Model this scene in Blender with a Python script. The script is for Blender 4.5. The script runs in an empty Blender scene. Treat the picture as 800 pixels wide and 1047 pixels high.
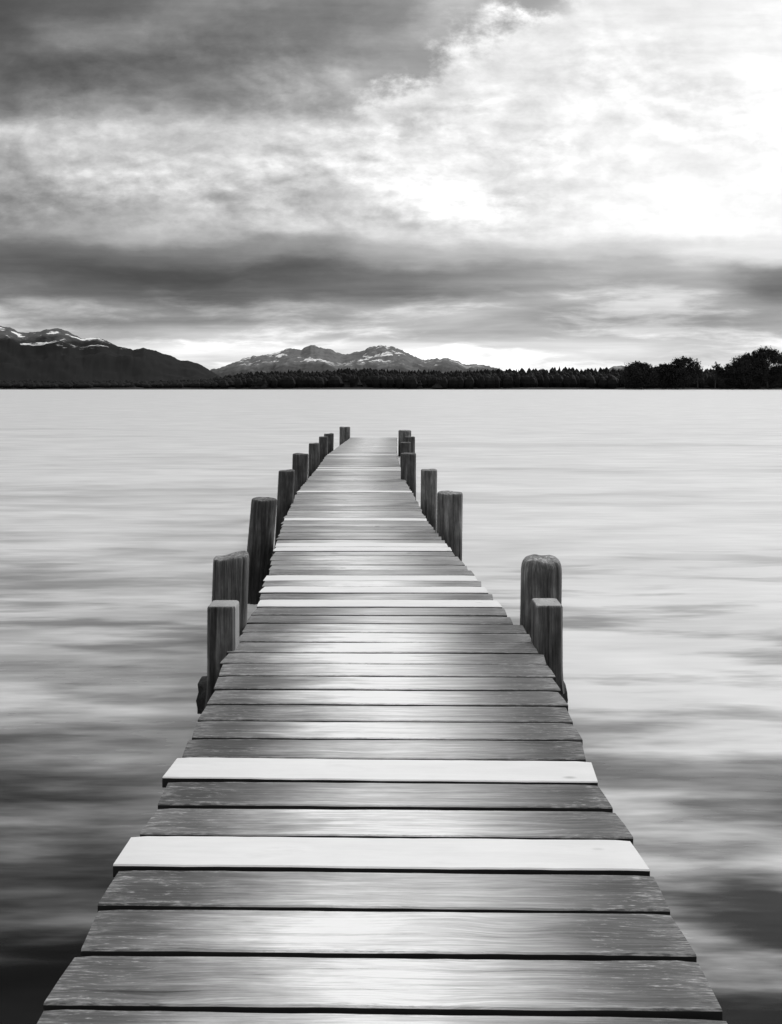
import bpy, bmesh, math, random
from mathutils import Vector, noise
rnd = random.Random(7)
S = bpy.context.scene
COL = S.collection
R = math.radians
FPX, YH, HC = 757.0, 395.5, 1.40          # focal length in photo pixels, horizon row, eye height over the deck
WZ = -0.55                                 # water level
SUN_AZ, SUN_EL = R(52), R(36)              # to the right of straight ahead

# ------------------------------------------------------------------ node helper
class V:
    """a node socket (or number) with arithmetic"""
    def __init__(s, nt, sock): s.nt, s.s = nt, sock
    def _m(s, op, *a, clamp=False):
        n = s.nt.nodes.new('ShaderNodeMath'); n.operation = op; n.use_clamp = clamp
        for i, x in enumerate((s,) + a):
            if isinstance(x, V): s.nt.links.new(x.s, n.inputs[i])
            else: n.inputs[i].default_value = x
        return V(s.nt, n.outputs[0])
    def __add__(s, o): return s._m('ADD', o)
    __radd__ = __add__
    def __mul__(s, o): return s._m('MULTIPLY', o)
    __rmul__ = __mul__
    def __sub__(s, o): return s._m('SUBTRACT', o)
    def __rsub__(s, o): return (s * -1.0) + o
    def __truediv__(s, o): return s._m('DIVIDE', o)
    def __rtruediv__(s, o):
        n = s.nt.nodes.new('ShaderNodeMath'); n.operation = 'DIVIDE'; n.inputs[0].default_value = o
        s.nt.links.new(s.s, n.inputs[1]); return V(s.nt, n.outputs[0])
    def abs(s): return s._m('ABSOLUTE')
    def max(s, o): return s._m('MAXIMUM', o)
    def min(s, o): return s._m('MINIMUM', o)
    def pow(s, o): return s._m('POWER', o)
    def sqrt(s): return s._m('SQRT')
    def exp(s): return s._m('EXPONENT')
    def smooth(s, a, b, lo=0.0, hi=1.0):
        n = s.nt.nodes.new('ShaderNodeMapRange'); n.interpolation_type = 'SMOOTHSTEP'
        s.nt.links.new(s.s, n.inputs[0])
        for i, x in enumerate((a, b, lo, hi)): n.inputs[1 + i].default_value = x
        return V(s.nt, n.outputs[0])
    def lin(s, a, b, lo=0.0, hi=1.0):
        n = s.nt.nodes.new('ShaderNodeMapRange'); s.nt.links.new(s.s, n.inputs[0])
        for i, x in enumerate((a, b, lo, hi)): n.inputs[1 + i].default_value = x
        return V(s.nt, n.outputs[0])

def mixv(a, b, f): return a + (b - a) * f
def xyz(nt, sock):
    n = nt.nodes.new('ShaderNodeSeparateXYZ'); nt.links.new(sock, n.inputs[0])
    return [V(nt, o) for o in n.outputs]
def comb(nt, x, y, z):
    n = nt.nodes.new('ShaderNodeCombineXYZ')
    for i, a in enumerate((x, y, z)):
        if isinstance(a, V): nt.links.new(a.s, n.inputs[i])
        else: n.inputs[i].default_value = a
    return n.outputs[0]
def fbm(nt, vec, scale=1.0, detail=4.0, rough=0.5, dist=0.0, lac=2.0):
    n = nt.nodes.new('ShaderNodeTexNoise'); n.noise_dimensions = '3D'
    nt.links.new(vec, n.inputs['Vector'])
    n.inputs['Scale'].default_value = scale; n.inputs['Detail'].default_value = detail
    n.inputs['Roughness'].default_value = rough; n.inputs['Distortion'].default_value = dist
    n.inputs['Lacunarity'].default_value = lac
    return V(nt, n.outputs[0])
def grey(nt, v):
    n = nt.nodes.new('ShaderNodeCombineColor')
    for i in range(3): nt.links.new(v.s, n.inputs[i])
    return n.outputs[0]
def new_mat(name):
    m = bpy.data.materials.new(name); m.use_nodes = True
    nt = m.node_tree; b = nt.nodes['Principled BSDF']
    return m, nt, b
def bump(nt, b, h, strength, dist):
    n = nt.nodes.new('ShaderNodeBump'); n.inputs['Strength'].default_value = strength
    n.inputs['Distance'].default_value = dist
    nt.links.new(h.s, n.inputs['Height']); nt.links.new(n.outputs[0], b.inputs['Normal'])

# ------------------------------------------------------------------ object helpers
def obj(name, bm, m, parent=None, smooth=False, loc=None):
    me = bpy.data.meshes.new(name); bm.to_mesh(me); bm.free()
    if m: me.materials.append(m)
    if smooth:
        for p in me.polygons: p.use_smooth = True
    o = bpy.data.objects.new(name, me); COL.objects.link(o)
    if loc: o.location = loc
    if parent: o.parent = parent
    return o
def tag(o, label=None, cat=None, group=None, kind=None):
    if label: o['label'] = label
    if cat: o['category'] = cat
    if group: o['group'] = group
    if kind: o['kind'] = kind
    return o
def empty(name, loc=(0, 0, 0)):
    o = bpy.data.objects.new(name, None); COL.objects.link(o); o.location = loc
    o.empty_display_size = 0.2
    return o
def interp(t, x):
    if x <= t[0][0]: return t[0][1:]
    for a, b in zip(t, t[1:]):
        if x <= b[0]:
            f = (x - a[0]) / (b[0] - a[0])
            return tuple(p + (q - p) * f for p, q in zip(a[1:], b[1:]))
    return t[-1][1:]
def N(x, y=0.0, z=0.0): return noise.noise(Vector((x, y, z)))

# ------------------------------------------------------------------ render / camera / world / sun
S.render.engine = 'CYCLES'
S.view_settings.view_transform = 'Standard'; S.view_settings.look = 'None'
S.view_settings.gamma = 1.0; S.view_settings.use_curve_mapping = False
S.view_settings.exposure = 0.0
S.cycles.use_denoising = True
S.cycles.max_bounces = 6
cd = bpy.data.cameras.new('camera'); cam = bpy.data.objects.new('camera', cd); COL.objects.link(cam)
cam.location = (0, 0, HC); cam.rotation_euler = (R(90), 0, 0)
cd.sensor_fit = 'HORIZONTAL'; cd.sensor_width = 36.0; cd.lens = FPX / 800 * 36
cd.shift_y = -(523.5 - YH) / 800; cd.clip_start = 0.05; cd.clip_end = 60000
S.camera = cam

def build_world():
    w = bpy.data.worlds.new('World'); S.world = w; w.use_nodes = True
    nt = w.node_tree; nt.nodes.clear()
    tc = nt.nodes.new('ShaderNodeTexCoord')
    x, y, z = xyz(nt, tc.outputs['Generated'])
    h = (x * x + y * y + 1e-6).sqrt()
    u = x / h
    cosa = (1.0 - u * u).max(0.0).sqrt().max(0.80)
    v = z.max(0.0) / h / cosa                        # tangent of elevation, straightened ahead
    ut = u / cosa
    # domain warp: broken cloud edges, stretched along the horizon
    pw = comb(nt, ut * 3.6, v * 8.0, 0.0)
    w1 = fbm(nt, pw, 1.0, 9, 0.62) - 0.5
    pw2 = comb(nt, ut * 3.2 + 7.3, v * 9.0, 3.1)
    w2 = fbm(nt, pw2, 1.0, 9, 0.60) - 0.5
    uw = ut + w1 * 0.20
    w3 = fbm(nt, comb(nt, ut * 2.3 + 3.0, v * 5.0, 11.0), 1.0, 4, 0.5) - 0.5
    vw = (v + w2 * (v * 0.34 + 0.010).min(0.085) + w3 * v.min(0.16) * 0.62).max(0.0)
    cols = [0, 100, 200, 300, 400, 500, 600, 700, 800]
    rows = {                                          # cloud brightness by row and column (display values)
        -900: (240, 245, 250, 255, 255, 255, 255, 250, 245),
        -480: (95, 105, 130, 170, 190, 185, 150, 125, 110),
        -250: (78, 85, 120, 170, 200, 215, 190, 160, 140),
        -90: (80, 88, 115, 140, 165, 225, 240, 240, 240),
        0: (88, 98, 130, 128, 135, 205, 235, 250, 252),
        25: (92, 140, 118, 115, 135, 225, 245, 245, 255),
        55: (95, 108, 106, 122, 145, 228, 240, 240, 258),
        85: (92, 105, 130, 160, 185, 232, 232, 236, 258),
        115: (115, 140, 150, 178, 210, 235, 238, 246, 260),
        145: (212, 210, 203, 218, 236, 245, 250, 256, 260),
        175: (160, 208, 214, 224, 240, 245, 246, 252, 260),
        205: (140, 165, 192, 205, 236, 246, 248, 252, 258),
        235: (150, 168, 190, 205, 226, 240, 250, 252, 252),
        258: (108, 112, 122, 148, 170, 192, 212, 236, 240),
        278: (92, 86, 84, 94, 112, 142, 172, 190, 135),
        298: (122, 112, 98, 106, 128, 158, 180, 182, 122),
        318: (150, 150, 156, 168, 180, 188, 176, 170, 165),
        338: (182, 188, 212, 210, 204, 206, 200, 190, 198),
        352: (198, 210, 230, 234, 236, 238, 238, 228, 234),
        372: (205, 218, 234, 240, 242, 244, 248, 242, 240),
        395: (200, 210, 225, 232, 236, 240, 244, 240, 238)}
    VM = 1.72
    def lin(s):
        s = min(s, 262)
        if s <= 246: return (s / 255.0) ** 2.2
        return 0.924 + (s - 246) * 0.006
    out = None
    for j, cx in enumerate(cols):
        rp = nt.nodes.new('ShaderNodeValToRGB'); rp.color_ramp.interpolation = 'EASE'
        cr = rp.color_ramp
        pts = sorted(((YH - yy) / FPX / VM, lin(vals[j])) for yy, vals in rows.items())
        while len(cr.elements) < len(pts): cr.elements.new(0.5)
        for e, (p, val) in zip(cr.elements, pts):
            e.position = max(p, 0.0); 
        for e, (p, val) in zip(cr.elements, pts):
            e.position = max(p, 0.0); e.color = (val, val, val, 1)
        nt.links.new((vw / VM).s, rp.inputs[0])
        bw = nt.nodes.new('ShaderNodeRGBToBW'); nt.links.new(rp.outputs[0], bw.inputs[0])
        uj = (cx - 400) / FPX; du = 100 / FPX
        wgt = ((uw.max(-400 / FPX).min(400 / FPX) - uj).abs()).smooth(0.0, du, 1.0, 0.0)
        term = V(nt, bw.outputs[0]) * wgt
        out = term if out is None else out + term
    # fine cloud structure: puffs in the middle band, streaks elsewhere
    pf = comb(nt, ut * 9.0 + w1 * 0.45, v * 17.0 + w2 * 0.45, 1.7)
    puff = fbm(nt, pf, 1.0, 10, 0.66) - 0.5
    bil = (fbm(nt, comb(nt, ut * 15.0 + w1 * 0.8, v * 26.0 + w2 * 0.8, 8.0), 1.0, 7, 0.55) - 0.5).abs() * -2.2 + 0.22
    puff = puff * 0.95 + bil * 0.34
    ps = comb(nt, ut * 2.6, v * 30.0, 5.2)
    streak = fbm(nt, ps, 1.0, 5, 0.55, 0.3) - 0.5
    def relief(su, sv, off, du, dv, det, rg):                 # billows lit from the upper right
        a0 = fbm(nt, comb(nt, ut * su + w1 * 0.5 + off, v * sv + w2 * 0.5, off), 1.0, det, rg)
        a1 = fbm(nt, comb(nt, ut * su + w1 * 0.5 + (off + du), v * sv + (w2 * 0.5 + dv), off), 1.0, det, rg)
        return a0 - a1
    bl2 = fbm(nt, comb(nt, ut * 4.5, v * 24.0 + w3 * 2.0, 51.0), 1.0, 7, 0.6).smooth(0.46, 0.64) * 0.55 - 0.16
    clump = fbm(nt, comb(nt, ut * 4.2 + w1 * 0.6, v * 9.5, 31.0), 1.0, 4, 0.5).smooth(0.42, 0.60)
    bill = relief(5.0, 9.0, 2.0, 0.12, 0.20, 10, 0.56) * 1.5 + relief(13.0, 23.0, 6.0, 0.10, 0.18, 9, 0.56) * 1.7 * clump
    band = v.smooth(0.17, 0.24) * v.smooth(0.36, 0.55, 1.0, 0.35)
    rightsoft = ut.smooth(-0.05, 0.45, 1.0, 0.40)
    amp_p = band * rightsoft * 1.7
    amp_s = (1.15 - band * 0.75) * ut.smooth(0.0, 0.5, 1.0, 0.75) * 0.9
    lowb = v.smooth(0.10, 0.19, 1.0, 0.0) * v.smooth(0.0, 0.03)
    cloud = out * (puff * amp_p * 0.8 + bill * (band * 0.85 + 0.10) * ut.smooth(0.1, 0.5, 1.0, 0.55) + streak * (amp_s + lowb * 0.9) + bl2 * lowb).exp()
    # torn white edge of the bright cloud bank where it meets the grey sheet overhead
    ec = ut - 0.165 - (v - 0.52) * 1.5
    edgez = ((ec - 0.02) / 0.085)
    edgez = (edgez * edgez * -1.0).exp() * v.smooth(0.31, 0.43) * v.smooth(0.62, 0.75, 1.0, 0.0)
    tn = fbm(nt, comb(nt, ut * 8.5 + 4.0, v * 12.5, 40.0), 1.0, 11, 0.60)
    tn2 = fbm(nt, comb(nt, ut * 8.5 + 4.09, v * 12.5 + 0.16, 40.0), 1.0, 11, 0.60)
    bank = (tn + ec * 1.3).smooth(0.43, 0.60)
    torn = mixv(0.33 + streak * 0.35, 0.86, bank) * ((tn - tn2) * 2.6 * bank).exp()
    cloud = mixv(cloud, torn, edgez * 0.9)
    # behind the viewer: an even, duller overcast
    back = y.smooth(-0.35, 0.45, 0.0, 1.0)
    dull = 0.30 + streak * 0.15
    cloud = mixv(dull, cloud, back)
    cloud = mixv(cloud, 2.4 + streak, z.smooth(0.80, 0.95))          # overcast is brightest overhead
    below = z.smooth(-0.05, 0.0, 0.0, 1.0)
    cloud = mixv(cloud * 0.0 + 0.12, cloud, below)
    sky = nt.nodes.new('ShaderNodeTexSky'); sky.sky_type = 'NISHITA'; sky.sun_disc = False
    sky.sun_elevation = SUN_EL; sky.sun_rotation = SUN_AZ
    bw = nt.nodes.new('ShaderNodeRGBToBW'); nt.links.new(sky.outputs[0], bw.inputs[0])
    STR = 0.1
    tot = mixv(V(nt, bw.outputs[0]) * 0.5, cloud * (1.0 / STR), 0.97)
    bg = nt.nodes.new('ShaderNodeBackground'); bg.inputs[1].default_value = STR
    nt.links.new(grey(nt, tot), bg.inputs[0])
    wo = nt.nodes.new('ShaderNodeOutputWorld'); nt.links.new(bg.outputs[0], wo.inputs[0])
    w.cycles.sampling_method = 'MANUAL'; w.cycles.sample_map_resolution = 1024
build_world()

sl = bpy.data.lights.new('sun', 'SUN'); sl.energy = 1.5; sl.angle = R(14); sl.color = (1, 1, 1)
so = bpy.data.objects.new('sun', sl); COL.objects.link(so)
d = Vector((math.sin(SUN_AZ) * math.cos(SUN_EL), math.cos(SUN_AZ) * math.cos(SUN_EL), math.sin(SUN_EL)))
so.rotation_euler = d.to_track_quat('Z', 'Y').to_euler()

# ------------------------------------------------------------------ materials
def wood_plank(name, new=False):
    m, nt, b = new_mat(name)
    tc = nt.nodes.new('ShaderNodeTexCoord'); oi = nt.nodes.new('ShaderNodeObjectInfo')
    rv = V(nt, oi.outputs['Random'])
    x, y, z = xyz(nt, tc.outputs['Object'])
    sh = rv * 37.0
    vo = nt.nodes.new('ShaderNodeTexVoronoi'); vo.feature = 'F1'; vo.inputs['Scale'].default_value = 1.0
    nt.links.new(comb(nt, x * 2.3 + sh, y * 6.5 + sh, 0.0), vo.inputs['Vector'])
    kd = V(nt, vo.outputs['Distance'])
    kn = kd.smooth(0.035, 0.095, 1.0, 0.0)
    swirl = kd.smooth(0.0, 0.42, 1.0, 0.0)
    warp = fbm(nt, comb(nt, x * 1.6, y * 5.0, sh), 1.0, 2, 0.5) - 0.5
    yg = y + warp * 0.035 + swirl * 0.013
    g1 = fbm(nt, comb(nt, x * 1.3 + sh, yg * 55.0, sh), 1.0, 7, 0.66)
    g2 = fbm(nt, comb(nt, x * 7.0 + sh, yg * 260.0, sh), 1.0, 4, 0.66)
    blot = fbm(nt, comb(nt, x * 2.2 + sh, y * 9.0, sh + 4.0), 1.0, 5, 0.62)
    fine = fbm(nt, comb(nt, x * 24.0, yg * 210.0, sh), 1.0, 4, 0.7)
    grain = (g1 - 0.5) * 0.9 + (g2 - 0.5) * 0.75
    if new:
        col = 0.80 + grain * 0.10 + (blot - 0.5) * 0.26 - kn * 0.34 - x.abs().smooth(0.25, 0.8) * 0.05
        stain = blot.smooth(0.55, 0.72)
        col = ((col - 0.07) * (1.0 - stain * 0.14)).max(0.3).min(0.84)
        rough = 0.55 + grain * 0.1
        bh = grain * 0.4
    else:
        # bright sheen along the middle, falling to dark ends, painted into the board colour
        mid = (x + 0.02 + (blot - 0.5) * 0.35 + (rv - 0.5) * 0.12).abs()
        mid_sheen = mid.smooth(0.0, 0.66, 1.0, 0.0)
        mid_sheen = (mid_sheen * (0.80 + rv * 0.35)).min(1.0)
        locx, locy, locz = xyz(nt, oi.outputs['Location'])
        out = locy.smooth(2.6, 8.0)                              # painted sheen evens out on farther boards
        mid_sheen = mixv(mid_sheen, mid_sheen * 0.6 + 0.28, out)
        base = mixv(mixv(0.088, 0.13, out), mixv(0.80, 0.54, out), mid_sheen)
        tone = (0.78 + rv * 0.42) * xyz(nt, oi.outputs['Color'])[0]
        col = base * tone * (grain * (2.5 - mid_sheen * 1.1) + (blot - 0.5) * 1.1).exp() * (1.0 - kn * 0.6)
        # pale frayed fibres towards the ends
        fray = (fine + grain * 0.3).smooth(0.56, 0.70) * x.abs().smooth(0.20, 0.70) * blot.smooth(0.36, 0.56)
        col = mixv(col, 0.42, fray * 0.9)
        rim = y.abs().smooth(0.056, 0.072).max(x.abs().smooth(0.66, 0.80)) * fine.smooth(0.44, 0.60)
        col = mixv(col, 0.36, rim * 0.55)
        crack = g1.smooth(0.31, 0.345, 1.0, 0.0)
        col = col * (1.0 - crack * 0.45)
        col = col.max(0.02).min(0.80)
        rough = 0.62 + (blot - 0.5) * 0.3
        bh = grain - crack * 0.6
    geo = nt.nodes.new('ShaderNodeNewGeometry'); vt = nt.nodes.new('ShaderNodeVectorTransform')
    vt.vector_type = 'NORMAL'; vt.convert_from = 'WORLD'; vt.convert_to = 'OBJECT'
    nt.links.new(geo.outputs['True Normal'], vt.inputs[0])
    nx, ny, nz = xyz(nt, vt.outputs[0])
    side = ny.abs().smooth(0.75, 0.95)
    col = mixv(col, 0.016 + blot * 0.02, side)               # shade in the gaps painted dark onto the board sides
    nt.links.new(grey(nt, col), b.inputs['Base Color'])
    nt.links.new(rough.s, b.inputs['Roughness'])
    b.inputs['Specular IOR Level'].default_value = 0.4
    bump(nt, b, bh, 0.5, 0.004)
    return m
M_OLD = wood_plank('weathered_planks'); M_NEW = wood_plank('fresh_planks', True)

def wood_post(name, base, wet=True, lit_faces=False):
    m, nt, b = new_mat(name)
    tc = nt.nodes.new('ShaderNodeTexCoord'); oi = nt.nodes.new('ShaderNodeObjectInfo')
    sh = V(nt, oi.outputs['Random']) * 23.0
    x, y, z = xyz(nt, tc.outputs['Object'])
    gr = fbm(nt, comb(nt, x * 42.0 + sh, y * 42.0, z * 1.6), 1.0, 6, 0.62, 0.3)
    fi = fbm(nt, comb(nt, x * 170.0 + sh, y * 170.0, z * 7.0), 1.0, 3, 0.6)
    bl = fbm(nt, comb(nt, x * 7.0, y * 7.0 + sh, z * 3.0), 1.0, 5, 0.65)
    crack = fbm(nt, comb(nt, x * 16.0 + sh * 2.0, y * 16.0, z * 0.45), 1.0, 2, 0.5).smooth(0.33, 0.37, 1.0, 0.0)
    col = (gr - 0.5) * 3.2 + (fi - 0.5) * 2.2 + (bl - 0.5) * 3.4
    col = col.exp() * base
    col = col * (1.0 - crack * 0.6)
    if wet:
        wz = z + (bl - 0.5) * 0.18
        geo = nt.nodes.new('ShaderNodeNewGeometry')
        gx, gy, gz = xyz(nt, geo.outputs['Position'])
        dark = (gz + (bl - 0.5) * 0.25).smooth(-0.35, -0.02, 0.35, 1.0)     # tide-stained foot
        col = col * dark
    # end grain bleached on round posts; squared ones get painted light
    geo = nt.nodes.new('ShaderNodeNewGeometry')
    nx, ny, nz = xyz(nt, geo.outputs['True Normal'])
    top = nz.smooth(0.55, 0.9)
    if lit_faces:
        col = mixv(col, 0.33 + (bl - 0.5) * 0.3, (top + nx.smooth(0.5, 0.9)).min(1.0))     # light on top and right cheek painted in as paler colour
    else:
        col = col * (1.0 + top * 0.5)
    col = col.max(0.008).min(0.5)
    nt.links.new(grey(nt, col), b.inputs['Base Color'])
    b.inputs['Roughness'].default_value = 0.75
    b.inputs['Specular IOR Level'].default_value = 0.3
    bump(nt, b, gr + fi * 0.5 - crack * 0.7, 0.7, 0.01)
    return m
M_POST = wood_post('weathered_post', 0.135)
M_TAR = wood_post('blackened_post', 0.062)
M_SAWN_LIT = wood_post('sawn_post_lit', 0.10, True, True)
M_BEAM = wood_post('tarred_beam', 0.028, False)

def plain(name, c, rough=0.6, metal=0.0):
    m, nt, b = new_mat(name)
    tc = nt.nodes.new('ShaderNodeTexCoord')
    n = fbm(nt, tc.outputs['Object'], 40.0, 3, 0.6)
    nt.links.new(grey(nt, (n * 0.6 + 0.7) * c), b.inputs['Base Color'])
    b.inputs['Roughness'].default_value = rough; b.inputs['Metallic'].default_value = metal
    return m
M_NAIL = plain('galvanised_iron', 0.30, 0.5, 0.2)

WLO, WHI = 0.30, 0.75
def water_mat():
    m, nt, b = new_mat('lake_water')
    geo = nt.nodes.new('ShaderNodeNewGeometry')
    x, y, z = xyz(nt, geo.outputs['Position'])
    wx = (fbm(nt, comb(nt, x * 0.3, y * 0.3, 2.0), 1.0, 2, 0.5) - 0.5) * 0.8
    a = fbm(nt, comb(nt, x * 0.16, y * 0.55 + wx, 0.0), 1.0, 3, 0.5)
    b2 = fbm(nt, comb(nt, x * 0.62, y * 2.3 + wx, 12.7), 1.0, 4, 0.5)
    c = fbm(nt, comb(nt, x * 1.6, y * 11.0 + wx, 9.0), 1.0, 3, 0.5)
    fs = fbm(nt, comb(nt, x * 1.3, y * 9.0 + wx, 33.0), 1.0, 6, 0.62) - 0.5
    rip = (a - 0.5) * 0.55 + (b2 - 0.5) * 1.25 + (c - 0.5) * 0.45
    # sky reflection painted into base colour: bright far out, dark near and left
    nearness = 1.0 / y.max(0.8)
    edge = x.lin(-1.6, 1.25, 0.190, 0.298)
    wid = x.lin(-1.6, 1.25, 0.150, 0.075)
    far_bright = ((edge - nearness + rip * (nearness * 0.85 + 0.05) + fs * nearness * 0.30) / wid).smooth(-1.45, 1.0)
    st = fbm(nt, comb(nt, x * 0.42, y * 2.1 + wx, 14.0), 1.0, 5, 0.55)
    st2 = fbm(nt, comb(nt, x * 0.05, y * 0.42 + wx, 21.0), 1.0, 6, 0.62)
    dark_streak = st.smooth(0.36, 0.52, 1.0, 0.0) * nearness.smooth(0.07, 0.17) * 0.55  # dark reflection streaks, also painted into the water colour
    dark_streak = dark_streak + st2.smooth(0.34, 0.50, 1.0, 0.0) * nearness.smooth(0.012, 0.05) * 0.22
    refl_col = mixv(0.010, 0.61, far_bright) * (1.0 + rip * 0.40 + fs * 0.22) * (1.0 - dark_streak) + (rip + 0.10).max(0.0) * 0.035
    nt.links.new(grey(nt, refl_col), b.inputs['Base Color'])
    nt.links.new(mixv(0.16, 0.40, far_bright).s, b.inputs['Roughness'])
    b.inputs['IOR'].default_value = 1.42
    bump(nt, b, a * 0.5 + b2 * 0.15, 0.35, 0.10)
    return m
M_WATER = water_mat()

def land_mat(name, rock, forest, zsnow, zrange, nscale, tree_line, thr):
    m, nt, b = new_mat(name)
    geo = nt.nodes.new('ShaderNodeNewGeometry')
    pos = geo.outputs['Position']
    x, y, z = xyz(nt, pos)
    n1 = fbm(nt, comb(nt, x * nscale, y * nscale, z * nscale * 2.2), 1.0, 7, 0.62, 0.3)
    n2 = fbm(nt, comb(nt, x * nscale * 4, y * nscale * 4, z * nscale * 9 + 5.0), 1.0, 6, 0.65)
    alpine = (z + (n1 - 0.5) * zrange * 1.4).smooth(tree_line - zrange * 0.25, tree_line + zrange * 0.25)
    base = mixv(forest * 1.0 + (n2 - 0.5) * forest * 1.2, rock + (n2 - 0.5) * rock * 1.6, alpine)
    snow = (n1 * 0.78 + n2 * 0.22).smooth(thr, thr + 0.05) * (z + (n2 - 0.5) * zrange * 0.6).smooth(zsnow, zsnow + zrange * 0.3)
    col = mixv(base, 0.80, snow).max(0.008)
    nt.links.new(grey(nt, col), b.inputs['Base Color'])
    b.inputs['Roughness'].default_value = 0.9; b.inputs['Specular IOR Level'].default_value = 0.1
    return m

def foliage_mat(name, c):
    m, nt, b = new_mat(name)
    geo = nt.nodes.new('ShaderNodeNewGeometry')
    n = fbm(nt, geo.outputs['Position'], 0.35, 4, 0.6)
    nt.links.new(grey(nt, (n * 1.6 + 0.2) * c), b.inputs['Base Color'])
    b.inputs['Roughness'].default_value = 0.8; b.inputs['Specular IOR Level'].default_value = 0.15
    return m
M_LEAF = foliage_mat('dark_foliage', 0.022); M_CONIF = foliage_mat('conifer_foliage', 0.008)
M_BARK = foliage_mat('tree_bark', 0.05)

# ------------------------------------------------------------------ water and land
bm = bmesh.new()
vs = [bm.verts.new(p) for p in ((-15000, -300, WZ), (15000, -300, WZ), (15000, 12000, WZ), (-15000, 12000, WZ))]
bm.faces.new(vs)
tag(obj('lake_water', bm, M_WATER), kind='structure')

SHORE = 545.0
m, nt, b = new_mat('shore_ground')
geo = nt.nodes.new('ShaderNodeNewGeometry')
nn = fbm(nt, geo.outputs['Position'], 0.06, 5, 0.6)
nt.links.new(grey(nt, nn * 0.016 + 0.006), b.inputs['Base Color']); b.inputs['Roughness'].default_value = 0.9
bm = bmesh.new()
xs = [-9000, -5000, -2500, -1500] + [-1000 + 20 * i for i in range(101)] + [1500, 2500, 5000, 9000]
ys = [0, 3, 8, 20, 60, 150, 400, 1200, 3500, 11000]
zs = [-1.2, -0.1, 0.5, 1.0, 2.0, 3.0, 5.0, 8.0, 10.0, 10.0]
grid = []
for i, y0 in enumerate(ys):
    grid.append([bm.verts.new((x, SHORE + y0 + (N(x * 0.013) * 9 + N(x * 0.05, 3) * 3 if i < 7 else 0), zs[i] + (0.6 * N(x * 0.05, y0 * 0.05) if i > 1 else 0))) for x in xs])
for i in range(len(ys) - 1):
    for j in range(len(xs) - 1):
        bm.faces.new((grid[i][j], grid[i][j + 1], grid[i + 1][j + 1], grid[i + 1][j]))
tag(obj('shore_ground', bm, m, smooth=True), kind='structure')

def mountain(name, prof, D, near, far, mat, rough, x0, x1, step, seed, crest=1.0):
    bm = bmesh.new()
    ts = [i / 34.0 for i in range(35)]
    rows = []
    n = int((x1 - x0) / step)
    for i in range(n + 1):
        px = x0 + i * step
        yy = interp(prof, px)[0]
        jit = -crest * D / FPX * (N(px * .11, seed) + .7 * N(px * .31, seed + 1) + .4 * N(px * .9, seed + 2))
        top = max((YH - yy) / FPX * D + HC, 2.0)
        X = (px - 400) / FPX * D
        line = []
        for t in ts:
            y = -near + (near + far) * t
            tt = 1 - abs(y) / (near if y < 0 else far)
            s = tt ** 1.25
            spur = noise.fractal(Vector((X / 620 + seed, y / 620, seed)), 0.9, 2.1, 6)
            fine = noise.fractal(Vector((X / 120 + seed, y / 160, seed + 3)), 0.9, 2.1, 5)
            amp = 4 * tt * (1 - tt)
            z = (top + jit * tt ** 7) * s * (1 + 0.30 * spur * amp) + rough * fine * (0.25 + amp)
            if tt > 0.9: z = min(z, (top + jit) * (0.995 + 0.02 * fine))
            line.append(bm.verts.new((X * (D + y) / D, D + y, max(z, -5) if tt > 0 else -5)))
        rows.append(line)
    for a, c in zip(rows, rows[1:]):
        for k in range(len(ts) - 1):
            bm.faces.new((a[k], c[k], c[k + 1], a[k + 1]))
    return tag(obj(name, bm, mat, smooth=True), kind='structure')
LEFT = [(-260, 345), (-160, 322), (-60, 318), (-20, 325), (0, 331), (10, 333), (20, 338), (35, 338), (47, 335.5), (60, 335), (70, 338), (84, 345.5),
        (100, 345), (108, 347), (118, 352), (130, 354.5), (136, 356.5), (147, 353.5), (160, 358.5), (170, 361), (183, 367), (193, 368),
        (203, 371), (212, 376), (220, 381), (232, 388), (255, 394), (300, 396)]
MID = [(150, 392), (195, 384), (220, 377), (235, 372), (250, 366.5), (262, 364), (275, 361.5), (290, 357.5), (300, 355.5), (308, 356), (318, 352.5), (325, 354),
       (334, 355), (342, 359), (352, 362), (362, 359.5), (372, 357), (381, 353.5), (390, 352.5), (400, 354), (412, 358), (422, 363),
       (432, 367), (441, 367.5), (449, 365.5), (458, 366), (468, 369), (478, 373), (488, 372), (498, 373.5), (510, 376.5), (525, 381),
       (545, 386), (600, 388), (615, 380), (628, 374), (638, 373), (648, 377), (665, 386), (850, 388), (1000, 392)]
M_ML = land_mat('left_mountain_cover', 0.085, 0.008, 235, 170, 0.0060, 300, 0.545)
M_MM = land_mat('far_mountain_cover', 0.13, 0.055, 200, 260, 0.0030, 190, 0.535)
mountain('snowy_mountains', MID, 8000, 2300, 2000, M_MM, 26, 150, 1000, 1.2, 2.3, 1.9)
mountain('wooded_mountain', LEFT, 5000, 1900, 1600, M_ML, 12, -260, 300, 1.2, 5.1, 1.1)

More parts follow.
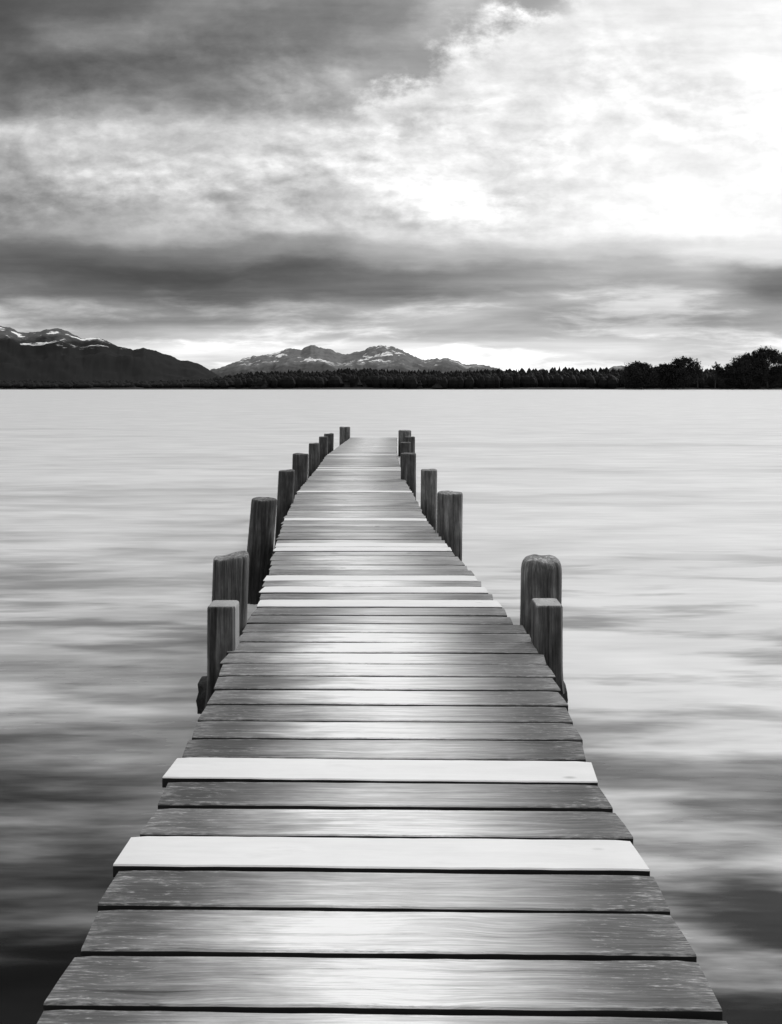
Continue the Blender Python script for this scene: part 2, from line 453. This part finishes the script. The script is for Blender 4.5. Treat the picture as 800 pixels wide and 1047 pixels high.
# ------------------------------------------------------------------ far wood (one mass) and single trees
def conifer(bm, x, y, z, h, w, r):
    n = 6
    tiers = 4
    for t in range(tiers):
        zb = z + h * (0.08 + 0.22 * t); zt = z + h * (0.48 + 0.52 * (t + 1) / tiers) if t < tiers - 1 else z + h
        rad = w * (1 - 0.24 * t) * r.uniform(0.8, 1.2)
        a0 = r.uniform(0, 6.28)
        tip = bm.verts.new((x + r.uniform(-.15, .15), y, zt))
        ring = [bm.verts.new((x + rad * r.uniform(.65, 1.25) * math.cos(a0 + 6.283 * k / n), y + rad * math.sin(a0 + 6.283 * k / n),
                              zb - r.uniform(0, .06) * h)) for k in range(n)]
        for k in range(n): bm.faces.new((ring[k], ring[(k + 1) % n], tip))
def round_tree(bm, x, y, z, h, w, r):
    n = 7; rings = []
    for t, f in ((0.0, .75), (.35, 1.0), (.65, .85), (.86, .5)):
        rings.append([bm.verts.new((x + w * f * r.uniform(.75, 1.2) * math.cos(6.283 * k / n), y + w * f * math.sin(6.283 * k / n),
                                    z + h * t * r.uniform(.93, 1.07))) for k in range(n)])
    top = bm.verts.new((x + r.uniform(-.4, .4), y, z + h))
    for A, B in zip(rings, rings[1:]):
        for k in range(n): bm.faces.new((A[k], A[(k + 1) % n], B[(k + 1) % n], B[k]))
    for k in range(n): bm.faces.new((rings[-1][k], rings[-1][(k + 1) % n], top))
FOREST = [(-900, 383), (-60, 387), (60, 388), (150, 388), (190, 387), (215, 386), (230, 382), (260, 378.5), (300, 376.5), (330, 377), (350, 374.5), (366, 373.5), (385, 374.5), (410, 376.5),
          (450, 377), (480, 376), (520, 375), (560, 374), (575, 372.5), (600, 374.5), (625, 375), (650, 374), (680, 374), (720, 374.5), (740, 373), (780, 371), (900, 372), (1700, 374)]
bm = bmesh.new()
for row in range(5):
    Y = SHORE + 14 + row * 13
    X = -760.0
    while X < 760:
        X += rnd.uniform(1.6, 3.6)
        yy = Y + rnd.uniform(-5, 5)
        px = 400 + X * FPX / yy
        top = (YH - interp(FOREST, px)[0]) / FPX * yy + HC
        zb = 0.4
        h = (top - zb) * (0.66 + 0.085 * row) * rnd.uniform(0.90, 1.0)
        h *= 1 + .05 * N(X * .03, row)
        if rnd.random() < 0.10: conifer(bm, X, yy, zb, h, rnd.choice((3.2, 4.2, 5.0)), rnd)
        else: round_tree(bm, X, yy, zb, h * rnd.uniform(.92, .99), rnd.uniform(2.2, 4.5), rnd)
tag(obj('far_forest', bm, M_CONIF), 'dark wood along the far lake shore', 'forest', kind='stuff')

def tube(bm, pts, n=6):
    rings = []
    for i, (p, r) in enumerate(pts):
        p = Vector(p)
        q = Vector(pts[min(i + 1, len(pts) - 1)][0]) - Vector(pts[max(i - 1, 0)][0])
        q.normalize()
        a = q.orthogonal().normalized(); c = q.cross(a)
        rings.append([bm.verts.new(p + (a * math.cos(6.2832 * k / n) + c * math.sin(6.2832 * k / n)) * r) for k in range(n)])
    for A, B in zip(rings, rings[1:]):
        for k in range(n): bm.faces.new((A[k], A[(k + 1) % n], B[(k + 1) % n], B[k]))
    bm.faces.new(rings[-1]); bm.faces.new(rings[0][::-1])

def tree(name, label, px, wpx, ytop, D, dens, form, seed, group):
    r = random.Random(seed)
    X = (px - 400) / FPX * D; h = (YH - ytop) / FPX * D + HC - 0.5; w = wpx / FPX * D * 0.5
    root = tag(empty(name, (X, D, 0.5)), label, 'tree', group)
    tb = bmesh.new(); cb = bmesh.new()
    lean = r.uniform(-.06, .06)
    tube(tb, [((lean * h * t + .2 * math.sin(5 * t + seed), 0, h * t * 0.92 - .3), (0.022 * h) * (1 - t) + .06) for t in (0, .2, .4, .6, .8, 1)], 8)
    lo = {'broad': 0.10, 'tall': 0.25, 'umbrella': 0.60}[form]
    clumps = []
    nl = {'broad': 40, 'tall': 20, 'umbrella': 12}[form]
    for i in range(nl):
        t = lo + (1 - lo) * (i + r.random()) / nl
        k = (t - lo) / (1 - lo)
        spread = {'broad': math.sin(math.pi * min(k * 0.75 + 0.2, 1)) ** 0.7, 'tall': (1 - k) * 0.9 + 0.15, 'umbrella': 1 - 0.5 * k}[form]
        a = r.uniform(0, 6.283); L = w * spread * r.uniform(0.45, 1.0)
        p0 = Vector((lean * h * t, 0, h * (t * 0.86)))
        p1 = p0 + Vector((math.cos(a) * L, math.sin(a) * L, L * r.uniform(0.15, 0.6)))
        p1.z = min(p1.z, h * 0.97)
        tube(tb, [(p0, .012 * h * (1 - k * .7)), ((p0 + p1) / 2 + Vector((0, 0, -.2)), .007 * h), (p1, .05)], 5)
        for f in (0.55, 0.8, 1.0):
            clumps.append((p0.lerp(p1, f), w * r.uniform(0.12, 0.36) * (1.3 - 0.6 * k)))
    clumps.append((Vector((lean * h, 0, h * .96)), w * .16))
    for c, rad in clumps:
        nleaf = int(dens * .75 * (rad + .5) ** 2)
        for _ in range(nleaf):
            d = Vector((r.gauss(0, 1), r.gauss(0, 1), r.gauss(0, .75)))
            d = d.normalized() * rad * abs(r.gauss(0, .62))
            p = c + d
            rho = math.hypot(p.x - lean * h, p.y) / w
            zm = h * (1 + .16 * (N(p.x * .55 + seed * 3, p.y * .4, 2) - .25) - (.16 if form == 'umbrella' else .30) * min(1.3, rho) ** 2 * (1 + 1.2 * N(p.x * .45 + seed, p.y * .3)))
            if p.z > zm: p.z = zm - abs(r.gauss(0, .8)) * rad + (r.random() < .04) * r.random() * .9
            s = r.uniform(.22, .55)
            q = Vector((r.gauss(0, 1), r.gauss(0, 1), r.gauss(0, 1))).normalized()
            e1 = q.orthogonal().normalized() * s; e2 = q.cross(e1).normalized() * s * r.uniform(.5, 1)
            cb.faces.new([cb.verts.new(p + e) for e in (e1, e2, -e1 * .8, -e2)])
    obj('trunk', tb, M_BARK, root); obj('crown', cb, M_LEAF, root)
TG = 'single trees at the right end of the far shore'
D = 520
T = [('low rounded tree on the far shore, leftmost of those rising above the wood', 653, 40, 369, 0, 30, 'broad'),
     ('short bushy tree just left of the ragged peaked tree on the far shore', 681, 34, 371, 2, 28, 'broad'),
     ('ragged peaked tree left of the gap in the far treeline', 700, 36, 363.5, -4, 24, 'broad'),
     ('thin spindly tree on the left brink of the gap in the treeline', 714, 12, 366, 3, 18, 'tall'),
     ('small flat-topped tree standing alone in the gap of the treeline', 732, 13, 369, 6, 20, 'umbrella'),
     ('low sloping tree at the left foot of the tallest clump', 751, 34, 368, 4, 30, 'broad'),
     ('large dense tree left of the tallest one on the far shore', 767, 40, 360, 0, 30, 'broad'),
     ('tallest broad tree on the far shore, near the right border', 785, 38, 353, -4, 28, 'broad'),
     ('tall open tree cut by the right border of the picture', 805, 26, 357, 5, 22, 'broad')]
for k, (lab, px, wpx, yt, dd, dens, form) in enumerate(T):
    tree('shore_tree', lab, px, wpx, yt, D + dd, dens, form, k + 1, TG)

# ------------------------------------------------------------------ the jetty
def sag(Y): return 0.0 if Y < 9 else -0.10 * ((Y - 9) / 12.8) ** 1.5
EDGE = [(440, 366, 406), (448, 358, 406), (456, 347, 405.5), (466, 333.5, 405.5), (481, 323, 411), (495, 310.6, 416), (504, 303.5, 422), (533, 290, 437.5),
        (564, 280, 463), (587, 274, 485), (592, 271, 488), (604, 268, 498), (611, 266, 506), (618, 263.5, 512), (627, 258, 520), (637.5, 252, 527), (640, 250, 534),
        (647, 246, 541), (657, 240, 547), (668, 233.5, 553), (680, 228, 560), (692, 222, 567), (706, 216, 573.5), (721, 211, 579), (738, 203, 586), (757, 196, 592),
        (778, 182, 602), (800, 171, 612), (827, 156, 627), (856, 141, 645), (890, 122, 662), (931, 101, 688), (977, 78, 712), (1033, 45, 738), (1110, 5, 780)]
K = HC * FPX; Y0 = K / (1033 - YH); P = 0.160
WHITE = {3, 6, 19, 21, 23, 29, 30, 38, 51, 68, 70, 87}
PALE = {53, 56}
NPL = 127
def plank_bm(hl, hw, th, r, n=26, x0=0.0, y0=0.0, z0=0.0, yaw=0.0, bm=None):
    """a bevelled, slightly worn board, long axis X"""
    if bm is None: bm = bmesh.new()
    c = 0.0035
    sd = r.uniform(0, 99)
    rings = []
    chipL, chipR = r.uniform(-.010, .010), r.uniform(-.010, .010)
    for i in range(n + 1):
        t = i / n
        x = -hl + 2 * hl * t
        e = max(0.0, abs(t - .5) * 2 - .93) / .07
        f0 = hw + 0.0028 * N(x * 5, sd) + 0.0015 * N(x * 23, sd) - e * e * 0.004 * (0.5 + abs(N(sd, 4)))
        f1 = hw + 0.0028 * N(x * 5, sd + 9) + 0.0015 * N(x * 23, sd + 9) - e * e * 0.004 * (0.5 + abs(N(sd, 5)))
        up = 0.0022 * N(x * 1.3, sd + 3) - e * .002
        skew = (chipL if i == 0 else chipR if i == n else 0)
        pts = [(-f0, -c), (-f0 + c, 0), (0, .0015), (f1 - c, 0), (f1, -c), (f1, -th + c), (f1 - c, -th), (-f0 + c, -th), (-f0, -th + c)]
        ring = []
        for (yy, zz) in pts:
            xx = x + (skew * (yy / hw) + 0.003 * N(yy * 60, sd + i) if i in (0, n) else 0)
            ring.append(bm.verts.new((x0 + xx * math.cos(yaw) - yy * math.sin(yaw), y0 + xx * math.sin(yaw) + yy * math.cos(yaw), z0 + zz + up)))
        rings.append(ring)
    for A, B in zip(rings, rings[1:]):
        for k in range(9): bm.faces.new((A[k], B[k], B[(k + 1) % 9], A[(k + 1) % 9]))
    bm.faces.new(rings[0]); bm.faces.new(rings[-1][::-1])
    return bm
jetty = tag(empty('plank_jetty', (-0.05, 0.0, 0.0)), 'long narrow plank jetty with a few fresh white boards running out into the lake', 'jetty')
J = Vector(jetty.location)
rest = bmesh.new()
for i in range(-7, NPL):
    r = random.Random(100 + i)
    Y = Y0 + P * (i + 0.5); z = sag(Y)
    py = YH + (HC - z) * FPX / Y
    l, rr = interp(EDGE, py)
    xl, xr = (l - 400) / FPX * Y, (rr - 400) / FPX * Y
    fresh = i in WHITE
    j = 0.004 if fresh else 0.009
    if i == 3: xl -= .026
    if i == 6: xl -= .016
    xl += r.uniform(-j, j); xr += r.uniform(-j, j)
    if i < -1: xl, xr = -0.80 + r.uniform(-j, j), 0.77 + r.uniform(-j, j)
    hl, xc = (xr - xl) / 2, (xr + xl) / 2
    yaw = -R(0.75 if Y < 4.5 else 0.3) + R(r.uniform(-.12, .12)) * min(1, 3 / Y)
    zz = z + r.uniform(-.002, .002) + (0.003 if fresh else 0)
    hw = (P - 0.0155) / 2 + r.uniform(-.0015, .0015)
    if i == 17: hw -= 0.004
    if i < 92:
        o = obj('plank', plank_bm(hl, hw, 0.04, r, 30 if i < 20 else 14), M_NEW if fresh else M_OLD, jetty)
        o.location = Vector((xc, Y, zz)) - J; o.rotation_euler = (R(r.uniform(-.35, .35)), R(r.uniform(-.1, .1)), yaw)
        if fresh: o['label'] = 'fresh white plank'
        if i == 4: o.color = (1.3, 1.3, 1.3, 1)
        if i in (5, 7): o.color = (.9, .9, .9, 1)
        continue
        if -1 <= i < 9:
            for s in (-1, 1):
                for nx in (0.0,):
                    nb = bmesh.new()
                    bmesh.ops.create_cone(nb, cap_ends=True, segments=10, radius1=.0042, radius2=.0036, depth=.004)
                    q = obj('nail', nb, M_NAIL, o); q.location = (nx + .015 - xc + r.uniform(-.012, .012), s * hw * r.uniform(.55, .72), .0022)
    else:
        plank_bm(hl, hw, 0.04, r, 8, xc + .45, Y - 18, zz, yaw, rest)
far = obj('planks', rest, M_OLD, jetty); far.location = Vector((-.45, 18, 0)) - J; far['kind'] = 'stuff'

def log_bm(p0, p1, rad, r, n=14, seg=7, ragged=0.0):
    bm = bmesh.new(); p0 = Vector(p0); p1 = Vector(p1)
    q = (p1 - p0).normalized(); a = q.orthogonal().normalized(); c = q.cross(a); sd = r.uniform(0, 50)
    rings = []
    for i in range(seg + 1):
        p = p0.lerp(p1, i / seg)
        ring = []
        for k in range(n):
            t = 6.2832 * k / n
            rr = rad * (1 + .13 * N(math.cos(t) * 1.5 + sd, math.sin(t) * 1.5, i * .4))
            if i in (0, seg): rr *= .86
            e = q * (ragged * N(k * 2.3, sd, i) if i in (0, seg) else 0)
            ring.append(bm.verts.new(p + (a * math.cos(t) + c * math.sin(t)) * rr + e))
        rings.append(ring)
    for A, B in zip(rings, rings[1:]):
        for k in range(n): bm.faces.new((A[k], A[(k + 1) % n], B[(k + 1) % n], B[k]))
    bm.faces.new(rings[-1]); bm.faces.new(rings[0][::-1])
    return bm
def box_bm(x0, x1, y0, y1, z0, z1, bev=.006):
    bm = bmesh.new(); bmesh.ops.create_cube(bm, size=1)
    for v in bm.verts: v.co = Vector((x0 + (v.co.x + .5) * (x1 - x0), y0 + (v.co.y + .5) * (y1 - y0), z0 + (v.co.z + .5) * (z1 - z0)))
    bmesh.ops.bevel(bm, geom=bm.edges[:], offset=bev, segments=2, affect='EDGES')
    return bm
# stringers follow the jetty's own slight bend, in lengths between the bents
BENTS = [1.0, 4.28, 6.95, 9.05, 11.3, 13.5, 15.8, 17.6, 21.2]
def deck_x(Y):
    z = sag(Y); py = YH + (HC - z) * FPX / Y
    l, r_ = interp(EDGE, py)
    return (l - 400) / FPX * Y, (r_ - 400) / FPX * Y
for a, b_ in zip(BENTS, BENTS[1:]):
    for f in (0.14, 0.5, 0.86):
        bm = bmesh.new(); ring = []
        for Y in (a + .01, b_ - .01):
            xl, xr = deck_x(max(Y, 1.7)); x = xl + (xr - xl) * f; z = sag(Y) - .046
            ring.append([bm.verts.new((x + dx, Y, z + dz)) for dx, dz in ((-.05, 0), (.05, 0), (.05, -.14), (-.05, -.14))])
        for k in range(4): bm.faces.new((ring[0][k], ring[1][k], ring[1][(k + 1) % 4], ring[0][(k + 1) % 4]))
        bm.faces.new(ring[0][::-1]); bm.faces.new(ring[1])
        o = obj('stringer', bm, M_BEAM, jetty); o.location = -J
for Y, ol, orr in ((4.10, .20, .165), (6.78, .02, .07), (8.86, .02, .12), (11.1, .02, .03), (13.3, .02, .02), (15.6, .02, .02), (17.4, .02, .02), (20.9, .0, .0)):
    xl, xr = deck_x(Y)
    o = obj('crossbeam', log_bm((xl - ol, Y, sag(Y) - .31), (xr + orr, Y, sag(Y) - .31), .115, rnd, ragged=.02), M_BEAM, jetty, smooth=True); o.location = -J

# ------------------------------------------------------------------ posts
PG = 'round posts along both edges of the jetty'
def round_post(label, xa, xb, ytop, Y, lean=(0, 0), crown=.02, square=0.0, chip=0.0, seed=0):
    """pile driven into the lake bed; xa..xb its width at the top in photo pixels"""
    r = random.Random(seed)
    X = ((xa + xb) / 2 - 400) / FPX * Y; rad = (xb - xa) / 2 / FPX * Y
    zt = HC - (ytop - YH) / FPX * (Y + rad * .55)
    zb = WZ - 1.2
    bm = bmesh.new(); n = 110 if Y < 8 else 40; rings = []
    L = zt - zb
    prof = [(0, 1.04), (.25, 1.03), (.5, 1.02), (.62, 1.015), (.72, 1.01), (.80, 1.005), (.86, 1.0), (.91, 1.0), (.95, 1.0)]
    rows = [(zb + L * t, s) for t, s in prof] + ([(zt - crown * 1.2, .995), (zt - crown * .75, .975), (zt - crown * .4, .93), (zt - crown * .15, .86), (zt - crown * .05, .72), (zt, .5)] if crown > .05 else
            [(zt - crown, 1.0), (zt - crown * .45, .99), (zt - crown * .15, .965), (zt, .92), (zt - .004, .75), (zt - .010, .5)])
    crk = [-1.57 + q for q in (r.uniform(-.8, -.4), r.uniform(.1, .3), r.uniform(.6, 1.1), r.uniform(-.2, .05))]
    for z, s in rows:
        ring = []
        tt = (z - zt)
        for k in range(n):
            t = 6.2832 * k / n
            cx, cy = math.cos(t), math.sin(t)
            sq = (abs(cx) ** 6 + abs(cy) ** 6) ** (-1 / 6) if square else 1
            rr = rad * s * (1 + (sq - 1) * square) * (1 + .035 * N(cx * 1.2 + seed, cy * 1.2, z * .5) + .012 * N(cx * 5 + seed, cy * 5, z * 2))
            for q, dep in zip(crk, (.16, .10, .12, .08)):        # drying cracks
                dd = (t - q - .15 * N(z * 1.5, q) + 3.1416) % 6.2832 - 3.1416
                rr *= 1 - dep * math.exp(-(dd / .045) ** 2) * (0.5 + 0.5 * min(1, max(0, 1 + tt * .6)))
            zz = z + (chip * rad * .45 * N(cx * .8 + seed, cy * .8, 9) * min(1, max(0, 1 + tt / .12)))
            ring.append(bm.verts.new((rr * cx - lean[0] * tt, rr * cy - lean[1] * tt, zz - zt)))
        rings.append(ring)
    for A, B in zip(rings, rings[1:]):
        for k in range(n): bm.faces.new((A[k], A[(k + 1) % n], B[(k + 1) % n], B[k]))
    top = bm.verts.new((0, 0, .002))
    for k in range(n): bm.faces.new((rings[-1][k], rings[-1][(k + 1) % n], top))
    bm.faces.new(rings[0][::-1])
    bmesh.ops.translate(bm, verts=bm.verts, vec=(0, 0, zt - WZ))
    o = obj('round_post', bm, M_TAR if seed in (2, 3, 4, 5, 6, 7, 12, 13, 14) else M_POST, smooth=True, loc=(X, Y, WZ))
    return tag(o, label, 'post', PG)
# lean: sideways shift per metre downwards
round_post('thick round post with a dished top behind the squared timber left of the jetty', 218.5, 254.5, 566, 4.40, (-.035, 0), .03, .08, .5, 1)
round_post('tall nearly black round post leaning outwards on the left, next beyond the nearest pair', 257.5, 283.5, 509, 6.75, (-.085, 0), .03, 0, .2, 2)
round_post('third round post along the left edge, below its darker taller neighbour in the row', 285, 302, 480.5, 8.95, (-.05, 0), .03, 0, .25, 3)
round_post('fourth round post along the left edge of the jetty, stout and flat topped', 299.5, 315.4, 463.5, 11.25, (-.03, 0), .03, 0, .2, 4)
round_post('fifth round post along the left edge of the jetty, a slim one', 316, 327, 453, 13.6, (-.02, 0), .02, 0, .2, 5)
round_post('sixth post along the left edge, partly covering the notched one behind', 326.3, 335.6, 446.3, 15.8, (-.02, 0), .02, 0, .2, 6)
round_post('small notched post on the left, just short of the jetty end', 331.5, 341.5, 443.3, 17.5, (-.02, 0), .02, .2, .5, 7)
round_post('solitary post at the left corner of the jetty end', 347.3, 358.3, 436.3, 21.7, (.0, 0), .02, .2, .2, 8)
round_post('large split round post with a worn shoulder behind the squared timber on the right', 533.2, 574, 568, 4.48, (-.012, 0), .06, .25, .5, 9)
round_post('second round post along the right edge, with a lengthwise crack', 447.3, 473.2, 502.5, 7.25, (-.01, 0), .035, 0, .25, 10)
round_post('third post along the right edge, squarish and flat topped', 430.7, 447.3, 479.5, 9.05, (-.012, 0), .02, .45, .2, 11)
round_post('dark post on the right where the jetty narrows, in front of the far bunch', 410, 425.6, 463, 11.3, (.0, 0), .03, .3, .2, 12)
round_post('short post in the middle of the overlapping far right bunch', 409.5, 420.2, 452, 13.5, (.0, 0), .02, .2, .2, 13)
round_post('thin post peeping out on the outer side of the far right bunch', 414.5, 424.6, 446.5, 15.9, (.0, 0), .02, .2, .2, 14)
round_post('tallest looking post of the far right bunch, at the right corner of the jetty end', 407.6, 420.6, 439.8, 20.9, (.0, 0), .02, .4, .2, 15)

def square_post(label, xa, xb, ytop, Y, depth, zb, bow, r):
    X0, X1 = (xa - 400) / FPX * Y, (xb - 400) / FPX * Y
    zt = HC - (ytop - YH) / FPX * Y
    cx, hw, hd = (X0 + X1) / 2, (X1 - X0) / 2, depth / 2
    ch = .012
    bm = bmesh.new(); rings = []
    rows = [(zb + (zt - ch - zb) * i / 16, 1.0) for i in range(17)] + [(zt - ch * .3, .955), (zt, .90)]
    for z, s in rows:
        low = max(0, (zt - .30 - z)) / max(.01, (zt - .30 - zb))
        out = []
        for (a, b_) in ((-1, -1), (1, -1), (1, 1), (-1, 1)):
            for (u, w_) in (((0, 1)) if a * b_ > 0 else ((1, 0)), ((1, 0)) if a * b_ > 0 else ((0, 1))):
                px = a * (hw - ch * u); py = b_ * (hd - ch * w_)
                q = 1 + .012 * N(z * 4, a * 3.1 + u, b_ * 2.2)
                out.append(bm.verts.new((px * s * q + bow * low ** 2.2, py * s * q, z - zb)))
        rings.append(out)
    for A, B in zip(rings, rings[1:]):
        for k in range(8): bm.faces.new((A[k], A[(k + 1) % 8], B[(k + 1) % 8], B[k]))
    bm.faces.new(rings[-1]); bm.faces.new(rings[0][::-1])
    bmesh.ops.recalc_face_normals(bm, faces=bm.faces[:])
    o = obj('squared_post', bm, M_SAWN_LIT, loc=(cx, Y + hd, zb))
    return tag(o, label, 'post', 'squared timber posts of the nearest pair')
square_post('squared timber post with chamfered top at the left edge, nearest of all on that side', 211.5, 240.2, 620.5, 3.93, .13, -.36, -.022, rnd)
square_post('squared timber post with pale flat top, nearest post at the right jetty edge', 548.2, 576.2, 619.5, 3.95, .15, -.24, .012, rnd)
